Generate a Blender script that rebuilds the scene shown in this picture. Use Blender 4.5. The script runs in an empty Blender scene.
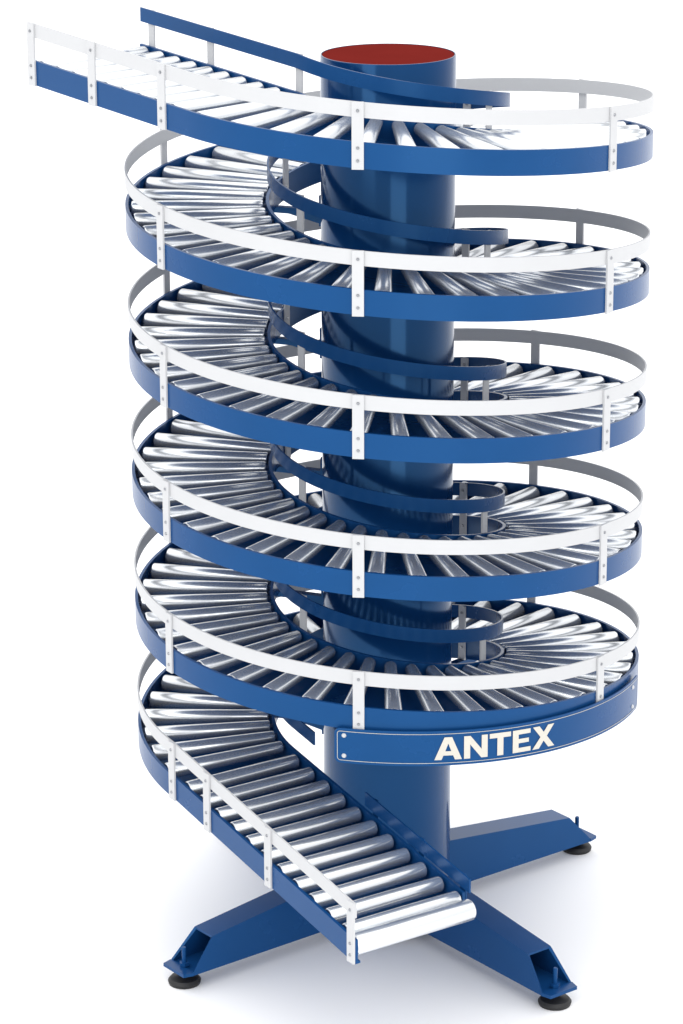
import bpy, bmesh, math, random
from mathutils import Vector, Matrix
random.seed(4)
C = bpy.context.scene.collection
R = math.radians
# ---------------------------------------------------------------- materials
def mat(name, col, rough=.4, metal=0., coat=0., noise=.0, scale=8., rvar=.0, bump=0., spec=.5, tint=None):
    m = bpy.data.materials.new(name); m.use_nodes = True
    nt = m.node_tree; b = nt.nodes['Principled BSDF']
    b.inputs['Base Color'].default_value = (*col, 1)
    b.inputs['Roughness'].default_value = rough
    b.inputs['Metallic'].default_value = metal
    b.inputs['Coat Weight'].default_value = coat
    b.inputs['Coat Roughness'].default_value = .08
    b.inputs['Specular IOR Level'].default_value = spec
    if tint: b.inputs['Specular Tint'].default_value = (*tint, 1)
    tc = nt.nodes.new('ShaderNodeTexCoord'); n = nt.nodes.new('ShaderNodeTexNoise')
    n.inputs['Scale'].default_value = scale; n.inputs['Detail'].default_value = 5
    nt.links.new(tc.outputs['Object'], n.inputs['Vector'])
    if noise:
        r = nt.nodes.new('ShaderNodeMapRange'); r.inputs['To Min'].default_value = 1-noise; r.inputs['To Max'].default_value = 1+noise
        nt.links.new(n.outputs['Fac'], r.inputs['Value'])
        mx = nt.nodes.new('ShaderNodeVectorMath'); mx.operation = 'SCALE'; mx.inputs[0].default_value = col
        nt.links.new(r.outputs[0], mx.inputs['Scale']); nt.links.new(mx.outputs[0], b.inputs['Base Color'])
    if rvar:
        r2 = nt.nodes.new('ShaderNodeMapRange'); r2.inputs['To Min'].default_value = rough-rvar; r2.inputs['To Max'].default_value = rough+rvar
        nt.links.new(n.outputs['Fac'], r2.inputs['Value']); nt.links.new(r2.outputs[0], b.inputs['Roughness'])
    if bump:
        n2 = nt.nodes.new('ShaderNodeTexNoise'); n2.inputs['Scale'].default_value = 90
        nt.links.new(tc.outputs['Object'], n2.inputs['Vector'])
        bp = nt.nodes.new('ShaderNodeBump'); bp.inputs['Strength'].default_value = bump; bp.inputs['Distance'].default_value = .002
        nt.links.new(n2.outputs['Fac'], bp.inputs['Height']); nt.links.new(bp.outputs[0], b.inputs['Normal'])
    return m
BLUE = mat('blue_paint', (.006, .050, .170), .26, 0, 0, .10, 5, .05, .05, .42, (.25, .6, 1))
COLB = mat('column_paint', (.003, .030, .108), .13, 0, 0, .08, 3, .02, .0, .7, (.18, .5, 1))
WHITE = mat('white_paint', (.53, .537, .547), .42, 0, 0, .03, 6, .05, 0, .3)
CHROME = mat('roller_steel', (.74, .765, .79), .24, .80, 0, .02, 6, .015, 0, .4)
STEEL = mat('bolt_steel', (.30, .31, .33), .3, 1., 0, .05, 20)
RED = mat('red_paint', (.150, .016, .013), .8, 0, 0, .12, 6, 0, 0, 0.)
RUBBER = mat('black_rubber', (.010, .010, .011), .55, 0, 0, .1, 30)
LETTER = mat('cream_lettering', (.59, .565, .50), .45, 0, 0, .03, 12, 0, 0, .2)
FLOOR = mat('white_floor', (.96, .96, .96), .9, 0, 0, .004, .4, 0, 0, .1)
DARK = mat('dark_cap', (.02, .05, .13), .5, 0, 0, .1, 20)

def link(name, bm, mats, parent=None, smooth=30):
    me = bpy.data.meshes.new(name)
    bmesh.ops.recalc_face_normals(bm, faces=bm.faces)
    bm.to_mesh(me); bm.free()
    if not isinstance(mats, (list, tuple)): mats = [mats]
    for m in mats: me.materials.append(m)
    if smooth:
        me.shade_smooth()
        try: me.set_sharp_from_angle(angle=R(smooth))
        except Exception: pass
    o = bpy.data.objects.new(name, me); C.objects.link(o)
    if parent: o.parent = parent
    return o

# ---------------------------------------------------------------- path of the conveyor
TH0 = R(223.5); S_END = R(2015-223.5); Z_IN = 3.5836; SL = .5236/(2*math.pi)
L_IN = .905; L_OUT = 1.232; SL_OUT = .168; W = .5464
def station(s):
    """outer edge point, tangent, inward normal, height of the guard's top edge"""
    if s < 0: th = TH0; k = s
    elif s > S_END: th = TH0+S_END; k = s-S_END
    else: th = TH0+s; k = 0
    t = Vector((-math.sin(th), math.cos(th), 0)); n = Vector((-math.cos(th), -math.sin(th), 0))
    p = Vector((math.cos(th), math.sin(th), 0))+t*k
    z = Z_IN-SL*min(s, S_END)
    if s > S_END: z -= SL_OUT*(s-S_END)
    return p, t, n, z
def pt(s, a, h):
    p, t, n, z = station(s); q = p+n*a; return Vector((q.x, q.y, z+h))
S0, S1 = -L_IN, S_END+L_OUT
def samples(s0, s1, step=R(3)):
    out = [s0]
    n = int((S_END)/step)
    for x in [0+i*S_END/n for i in range(n+1)]:
        if s0+1e-4 < x < s1-1e-4: out.append(x)
    out.append(s1); return out
def sweep(bm, prof, s0, s1):
    rings = []
    for s in samples(s0, s1): rings.append([bm.verts.new(pt(s, a, h)) for a, h in prof])
    m = len(prof)
    for r0, r1 in zip(rings, rings[1:]):
        for i in range(m): bm.faces.new((r0[i], r0[(i+1) % m], r1[(i+1) % m], r1[i]))
    bm.faces.new(rings[0]); bm.faces.new(rings[-1])
def rect(a0, a1, h0, h1): return [(a0, h0), (a1, h0), (a1, h1), (a0, h1)]

root = bpy.data.objects.new('spiral_roller_conveyor', None); C.objects.link(root)
root['label'] = 'tall blue spiral roller conveyor with white guard rails winding around a red-topped column'
root['category'] = 'conveyor'

GH = .054; RT = -.140; RB = -.2328
bm = bmesh.new(); sweep(bm, [(0, RT), (.012, RT), (.012, RB+.008), (.022, RB+.008), (.022, RB), (0, RB)], S0, S1)
link('outer_side_rail', bm, BLUE, root)
bm = bmesh.new(); w = W; sweep(bm, [(w, RT), (w-.012, RT), (w-.012, RB+.008), (w-.03, RB+.008), (w-.03, RB), (w, RB)], S0, S1-.085)
link('inner_side_rail', bm, BLUE, root)
bm = bmesh.new(); sweep(bm, rect(.0225, W-.0305, RB+.001, RB+.004), S0, S1-.09); link('under_tray', bm, BLUE, root)
bm = bmesh.new(); sweep(bm, rect(.0, .007, 0, -GH), S0, S1); link('outer_guard_rail', bm, WHITE, root)['label'] = 'long white flat guard rail along the outer edge'
bm = bmesh.new(); sweep(bm, rect(W-.007, W, 0, -GH), S0, S_END+.16); link('inner_guard_rail', bm, BLUE, root)['label'] = 'blue flat guard rail along the inner edge'
bm = bmesh.new(); sweep(bm, rect(W+.0005, W+.0075, -.078, -.132), S_END+.50, S1-.06)
link('exit_side_guard', bm, BLUE, root)['label'] = 'short low blue guard plate beside the exit rollers'

# ---------------------------------------------------------------- posts
def box_at(bm, s, a0, a1, h0, h1, wd, mi=0):
    p, t, n, z = station(s)
    vs = []
    for a in (a0, a1):
        for d in (-wd/2, wd/2):
            for h in (h0, h1):
                q = p+n*a+t*d; vs.append(bm.verts.new((q.x, q.y, z+h)))
    f = [(0,1,3,2), (4,6,7,5), (0,4,5,1), (2,3,7,6), (0,2,6,4), (1,5,7,3)]
    for q in f: bm.faces.new([vs[i] for i in q]).material_index = mi
def disc_on(bm, s, a, h, d, r, th, mi=1, side=-1):
    p, t, n, z = station(s); c = p+n*a+t*d; c.z = z+h
    r0 = []; r1 = []
    for i in range(10):
        an = i*math.tau/10; o = t*math.cos(an)*r+Vector((0, 0, math.sin(an)*r))
        r0.append(bm.verts.new(c+o)); r1.append(bm.verts.new(c+o*.8+n*side*th))
    for i in range(10):
        bm.faces.new((r0[i], r0[(i+1) % 10], r1[(i+1) % 10], r1[i])).material_index = mi
    bm.faces.new(r1).material_index = mi
def outer_post(s, wd=.042):
    bm = bmesh.new(); box_at(bm, s, -.008, -.0005, .001, RB-.003, wd)
    for h in (-.03, RT-.02, RT-.065): disc_on(bm, s, -.008, h, 0, .006, .004)
    o = link('guard_post', bm, [WHITE, STEEL], root); o['label'] = 'white flat outer guard post'
def inner_post(s, wd=.034):
    bm = bmesh.new(); box_at(bm, s, W+.0005, W+.008, -.001, RB, wd)
    for h in (-.03, RT-.04): disc_on(bm, s, W+.008, h, 0, .0065, .004, side=1)
    o = link('inner_guard_post', bm, [WHITE, STEEL], root)
for s in (-.884, -.52, -.12): outer_post(s)
for turn in range(0, 6):
    for a in (214.5, 264, 323.5, 399.5+(0 if turn < 2 else 13), 460, 512):
        s = R(a+360*turn)-TH0
        if 0.1 < s < S_END+.03 : outer_post(s)
for d in (.245, .67, L_OUT-.021): outer_post(S_END+d)
for s in (-.85, -.5): inner_post(s)
for turn in range(0, 6):
    for a in (223.6, 326, 407, 512):
        s = R(a+360*turn)-TH0
        if 0 <= s < S_END: inner_post(s)
# short blue uprights that carry the exit side guard
for d in (.56, .86, L_OUT-.11):
    bm = bmesh.new(); box_at(bm, S_END+d, W+.008, W+.014, -.080, RB, .034)
    link('guard_bracket', bm, BLUE, root)

# ---------------------------------------------------------------- rollers
def roller_bm(bm, s, r_in, r_out, a0=.024, a1=W-.024):
    p, t, n, z = station(s)
    up = Vector((0, 0, 1)); N = 28; top = -.139
    st = [(a0-.012, .008, 1), (a0-.0005, .008, 1), (a0-.0005, r_out*.55, 1), (a0, r_out*.9, 0), (a0+.005, r_out, 0), (a1-.005, r_in, 0), (a1, r_in*.9, 0), (a1+.0005, r_in*.55, 1), (a1+.0005, .008, 1), (a1+.012, .008, 1)]
    rings = []
    for a, r, m in st:
        rc = r_out+(r_in-r_out)*(a-a0)/(a1-a0)
        c = p+n*a; c.z = z+top-rc
        rings.append([bm.verts.new(c+t*(math.cos(i*math.tau/N)*r)+up*(math.sin(i*math.tau/N)*r)) for i in range(N)])
    for j, (q0, q1) in enumerate(zip(rings, rings[1:])):
        mi = 1 if (st[j][2] or st[j+1][2]) else 0
        for i in range(N): bm.faces.new((q0[i], q0[(i+1) % N], q1[(i+1) % N], q1[i])).material_index = mi
rl = []
s = -L_IN+.045
while s < -.03: rl.append((s, .029, .029)); s += .096
n = int(round(S_END/R(9.6)))
for i in range(n): rl.append((R(3)+i*S_END/n, .0245, .0335))
s = S_END+.055
while s < S_END+L_OUT-.10: rl.append((s, .0300, .0300)); s += .1075
def score(s):
    if s < 0 or s > S_END-.5: return 3
    th = TH0+s; v = abs(math.cos(th))
    if math.sin(th) > .1: v -= .45*math.sin(th)
    if math.cos(th) > 0 and math.sin(th) > 0: v += .1
    return v
order = sorted(rl, key=lambda q: -score(q[0]))
for q in sorted(order[:99]):
    bm = bmesh.new(); roller_bm(bm, *q); link('roller', bm, [CHROME, DARK], root, 40)
bm = bmesh.new(); roller_bm(bm, S_END+L_OUT-.035, .040, .040, .013, W-.012); o = link('roller', bm, [CHROME, DARK], root, 40)
o['label'] = 'thicker end roller across the exit'
bm = bmesh.new()
for q in order[99:]: roller_bm(bm, *q)
o = link('roller', bm, [CHROME, DARK], root, 40); o['kind'] = 'stuff'; o['label'] = 'remaining steel rollers at the front and back of the turns'

# ---------------------------------------------------------------- column
RCOL = .2561; ZT = 3.532
def lathe(bm, prof, N=96, cx=0, cy=0, mi=0):
    rings = [[bm.verts.new((cx+r*math.cos(i*math.tau/N), cy+r*math.sin(i*math.tau/N), z)) for i in range(N)] for r, z in prof]
    for q0, q1 in zip(rings, rings[1:]):
        for i in range(N): bm.faces.new((q0[i], q0[(i+1) % N], q1[(i+1) % N], q1[i])).material_index = mi
    bm.faces.new(rings[0]).material_index = mi; bm.faces.new(rings[-1]).material_index = mi
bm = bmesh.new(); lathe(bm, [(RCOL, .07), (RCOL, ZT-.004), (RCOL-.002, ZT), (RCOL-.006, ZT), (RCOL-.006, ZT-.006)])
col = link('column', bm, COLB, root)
bm = bmesh.new(); lathe(bm, [(RCOL-.0065, ZT-.02), (RCOL-.0065, ZT-.003), (RCOL-.009, ZT-.001)])
cap = link('top_cap', bm, RED, col); cap['label'] = 'red round top cap of the column'
bm = bmesh.new(); lathe(bm, [(RCOL+.045, .045), (RCOL+.045, .069)]); link('base_flange', bm, BLUE, root)

# support arms from column to rails
for turn in range(0, 6):
    for a in (407, 520):
        s = R(a+360*turn)-TH0
        if s < .05 or s > S_END-.1: continue
        bm = bmesh.new(); box_at(bm, s, .023, 1-RCOL-.008, RB-.001, RB-.024, .035)
        box_at(bm, s, 1-RCOL-.012, 1-RCOL+.004, RB+.06, RB-.06, .075)
        p, t, nn, z = station(s)
        vs = []
        for d in (-.004, .004):
            for a_, h in ((1-RCOL-.012, RB-.023), (W+.03, RB-.023), (1-RCOL-.012, RB-.06)):
                q = p+nn*a_+t*d; vs.append(bm.verts.new((q.x, q.y, z+h)))
        for f in ((0,1,2), (3,5,4), (0,3,4,1), (1,4,5,2), (2,5,3,0)): bm.faces.new([vs[i] for i in f])
        link('support_arm', bm, BLUE, root)

# ---------------------------------------------------------------- sign panel
TA, TB = R(259), R(344); RP = 1.012; PH = .068
def sg(u, w, r):
    th = TA+u; z = 1.144+(1.087-1.144)*u/(TB-TA)+w
    return Vector((r*math.cos(th), r*math.sin(th), z))
U = TB-TA
def outline(d, cr=.022, n=6):
    x0, x1, y0, y1 = d, U-d, -PH+d, PH-d; c = max(cr-d, .004); P = []
    for cx, cy, a0 in ((x1-c, y1-c, 0), (x0+c, y1-c, 90), (x0+c, y0+c, 180), (x1-c, y0+c, 270)):
        for i in range(n+1):
            a = R(a0+90*i/n); P.append((cx+c*math.cos(a), cy+c*math.sin(a)))
        if a0 in (0, 180):
            a_, b_ = ((x1-c, y1), (x0+c, y1)) if a0 == 0 else ((x0+c, y0), (x1-c, y0))
            for i in range(1, 50): P.append((a_[0]+(b_[0]-a_[0])*i/50, a_[1]))
    return P
bm = bmesh.new()
us = sorted(set([0]+[.022*(1-math.cos(R(15*i))) for i in range(1, 7)]+[.022+(U-.044)*i/50 for i in range(51)]+[U-.022*(1-math.cos(R(15*i))) for i in range(1, 7)]+[U]))
def hh(u):
    e = min(u, U-u)
    return PH if e >= .022 else PH-.022+math.sqrt(max(0, .022**2-(.022-e)**2))
cols = [[bm.verts.new(sg(u, w, r)) for w, r in ((hh(u), RP+.006), (-hh(u), RP+.006), (-hh(u), RP), (hh(u), RP))] for u in us]
for c0, c1 in zip(cols, cols[1:]):
    for i in range(4): bm.faces.new((c0[i], c0[(i+1) % 4], c1[(i+1) % 4], c1[i]))
bm.faces.new(cols[0]); bm.faces.new(cols[-1])
sign = link('sign_panel', bm, BLUE, root); sign['label'] = 'curved blue name panel with pale border line'
bm = bmesh.new()
o1 = [bm.verts.new(sg(u, w, RP+.0075)) for u, w in outline(.010)]; o2 = [bm.verts.new(sg(u, w, RP+.0075)) for u, w in outline(.0118)]
for i in range(len(o1)): bm.faces.new((o1[i], o1[(i+1) % len(o1)], o2[(i+1) % len(o1)], o2[i]))
link('border_line', bm, LETTER, sign)
G = {'A': (1.05, [[(0,0),(.27,0),(.34,.19),(.41,.38),(.525,.72),(.525,1),(.38,1)], [(1.05,0),(.67,1),(.525,1),(.525,.72),(.64,.38),(.71,.19),(.78,0)], [(.34,.19),(.71,.19),(.64,.38),(.41,.38)]]),
     'N': (.93, [[(0,0),(.24,0),(.24,.62),(.68,0),(.93,0),(.93,1),(.69,1),(.69,.38),(.25,1),(0,1)]]),
     'T': (.88, [[(.315,0),(.565,0),(.565,.79),(.88,.79),(.88,1),(0,1),(0,.79),(.315,.79)]]),
     'E': (.78, [[(0,0),(.78,0),(.78,.20),(.25,.20),(.25,.41),(.7,.41),(.7,.6),(.25,.6),(.25,.80),(.77,.80),(.77,1),(0,1)]]),
     'X': (1.04, [[(0,0),(.30,0),(.52,.32),(.74,0),(1.04,0),(.67,.51),(1.02,1),(.72,1),(.52,.71),(.32,1),(.02,1),(.37,.51)]])}
LH = .089; LX = .099; u = R(279.8)-TA
for ch in 'ANTEX':
    wd, polys = G[ch]
    bm = bmesh.new()
    for P in polys:
        fr = [bm.verts.new(sg(u+x*LX/RP, (y-.5)*LH, RP+.0085)) for x, y in P]
        bm.faces.new(fr)
    bmesh.ops.remove_doubles(bm, verts=bm.verts, dist=1e-5)
    o = link('letter', bm, LETTER, sign, 0); o['label'] = 'cream capital letter %s' % ch
    u += (wd+.08)*LX/RP
for uu in (.035, U-.085):
    for w in (.04, -.04):
        bm = bmesh.new(); c = sg(uu, w, RP+.0062); nrm = Vector((c.x, c.y, 0)).normalized(); tt = Vector((-nrm.y, nrm.x, 0))
        r0 = [bm.verts.new(c+tt*math.cos(i*math.tau/12)*.009+Vector((0, 0, math.sin(i*math.tau/12)*.009))) for i in range(12)]
        r1 = [bm.verts.new(c+nrm*.005+tt*math.cos(i*math.tau/12)*.006+Vector((0, 0, math.sin(i*math.tau/12)*.006))) for i in range(12)]
        for i in range(12): bm.faces.new((r0[i], r0[(i+1) % 12], r1[(i+1) % 12], r1[i]))
        bm.faces.new(r1); link('bolt', bm, WHITE, sign)

# ---------------------------------------------------------------- legs
def leg(ang, desc, k=0.):
    bm = bmesh.new()
    zb = .062; hb, ht = .078, .058; T = .009
    def P(x, y, z): return bm.verts.new((x, y, z))
    XT = 1.050+k; XC = .945+k; XE = 1.092+k
    def sec(x, zt, ins=0):
        return [P(x, -hb+ins, zb+ins*.7), P(x, hb-ins, zb+ins*.7), P(x, ht-ins, zt-ins), P(x, -ht+ins, zt-ins)]
    A = sec(.20, .275); B = sec(XC, .192)
    B2 = [P(XT, -hb, zb), P(XT, hb, zb), P(XT, hb-.003, zb+.012), P(XT, -hb+.003, zb+.012)]
    for i in range(4): bm.faces.new((A[i], A[(i+1) % 4], B[(i+1) % 4], B[i]))
    bm.faces.new(A)
    bm.faces.new((B[0], B[1], B2[1], B2[0]))
    bm.faces.new((B[1], B[2], B2[2], B2[1])); bm.faces.new((B[0], B[3], B2[3], B2[0]))
    bm.faces.new((B2[0], B2[1], B2[2], B2[3]))
    I = sec(XC-.30, .215, T); J = sec(XC, .192, T)
    K = [P(XT-.005, -hb+T, zb+T*.7), P(XT-.005, hb-T, zb+T*.7), P(XT-.005, hb-T-.002, zb+.012), P(XT-.005, -hb+T+.002, zb+.012)]
    for i in range(4): bm.faces.new((I[i], I[(i+1) % 4], J[(i+1) % 4], J[i]))
    bm.faces.new(I)
    bm.faces.new((J[0], J[1], K[1], K[0])); bm.faces.new((J[1], J[2], K[2], K[1])); bm.faces.new((J[0], J[3], K[3], K[0])); bm.faces.new(K)
    bm.faces.new((B[2], J[2], K[2], B2[2])); bm.faces.new((B[3], J[3], K[3], B2[3])); bm.faces.new((B[2], B[3], J[3], J[2])); bm.faces.new((B2[2], B2[3], K[3], K[2]))
    # flat toe plate beyond the box
    q = [P(x, y*(1 if x < XE else .86), z) for x in (XT+.0005, XE) for y in (-hb, hb) for z in (zb-.001, zb+.0125)]
    for f in [(0,1,3,2), (4,6,7,5), (0,4,5,1), (2,3,7,6), (0,2,6,4), (1,5,7,3)]: bm.faces.new([q[i] for i in f])
    o = link('leg', bm, BLUE, root, 20); o.rotation_euler = (0, 0, R(ang)); o['label'] = desc
    cx = 1.040+k
    bm = bmesh.new(); lathe(bm, [(.03, 0), (.062, .002), (.065, .014), (.056, .025), (.026, .033), (.018, .040)], 32, cx, 0)
    link('foot_pad', bm, RUBBER, o)
    bm = bmesh.new(); lathe(bm, [(.009, .038), (.009, .150), (.007, .153)], 16, cx, 0)
    lathe(bm, [(.020, .0755), (.020, .089)], 6, cx, 0); lathe(bm, [(.020, .045), (.020, .058)], 6, cx, 0)
    link('levelling_stud', bm, BLUE, o)
leg(219.2, 'blue leg reaching towards the front left', -.02); leg(308.4, 'blue leg reaching towards the front right')
leg(38.4, 'blue leg reaching towards the back right'); leg(128.4, 'blue leg reaching towards the back left')

# ---------------------------------------------------------------- floor
bm = bmesh.new(); v = [bm.verts.new(q) for q in ((-300, -300, 0), (300, -300, 0), (300, 300, 0), (-300, 300, 0))]; bm.faces.new(v)
g = link('ground', bm, FLOOR, None, 0); g['kind'] = 'structure'

# ---------------------------------------------------------------- studio light
wd = bpy.data.worlds.new('World'); bpy.context.scene.world = wd; wd.use_nodes = True
nt = wd.node_tree; bg = nt.nodes['Background']
tc = nt.nodes.new('ShaderNodeTexCoord'); sp = nt.nodes.new('ShaderNodeSeparateXYZ'); nt.links.new(tc.outputs['Generated'], sp.inputs[0])
cr = nt.nodes.new('ShaderNodeValToRGB'); cr.color_ramp.interpolation = 'EASE'
E = cr.color_ramp.elements
E[0].position = 0; E[0].color = (.58, .58, .59, 1); E[1].position = 1; E[1].color = (.92, .92, .92, 1)
for p, c in ((.15, .56), (.35, .60), (.65, .86)):
    e = E.new(p); e.color = (c, c, c*1.01, 1)
nt.links.new(sp.outputs['Z'], cr.inputs[0]); nt.links.new(cr.outputs[0], bg.inputs['Color']); bg.inputs['Strength'].default_value = 2.05
def area(loc, target, size, energy, col=(1, 1, 1)):
    l = bpy.data.lights.new('area_light', 'AREA'); l.size = size; l.energy = energy; l.color = col
    o = bpy.data.objects.new('area_light', l); C.objects.link(o); o.location = loc
    o.rotation_euler = (Vector(target)-Vector(loc)).to_track_quat('-Z', 'Y').to_euler()
area((-4.5, -7, 6.5), (0, 0, 1.8), 3.5, 80)
area((3.0, -9.5, 3.2), (0, 0, 1.7), 4.5, 120)  # fill lamp added on the camera side to brighten the spaces between turns
# ---------------------------------------------------------------- camera
cd = bpy.data.cameras.new('camera'); cam = bpy.data.objects.new('camera', cd); C.objects.link(cam)
M = Matrix.Rotation(.0158, 4, 'Z') @ Matrix.Rotation(math.pi/2-.3064, 4, 'X') @ Matrix.Rotation(-.0033, 4, 'Z')
M.translation = Vector((0, -11.464, 5.3535)); cam.matrix_world = M
cd.sensor_fit = 'VERTICAL'; cd.sensor_height = 36; cd.lens = 3054.76*36/1024; cd.clip_end = 1000
bpy.context.scene.camera = cam
vs = bpy.context.scene.view_settings; vs.view_transform = 'Standard'; vs.look = 'None'; vs.exposure = 0
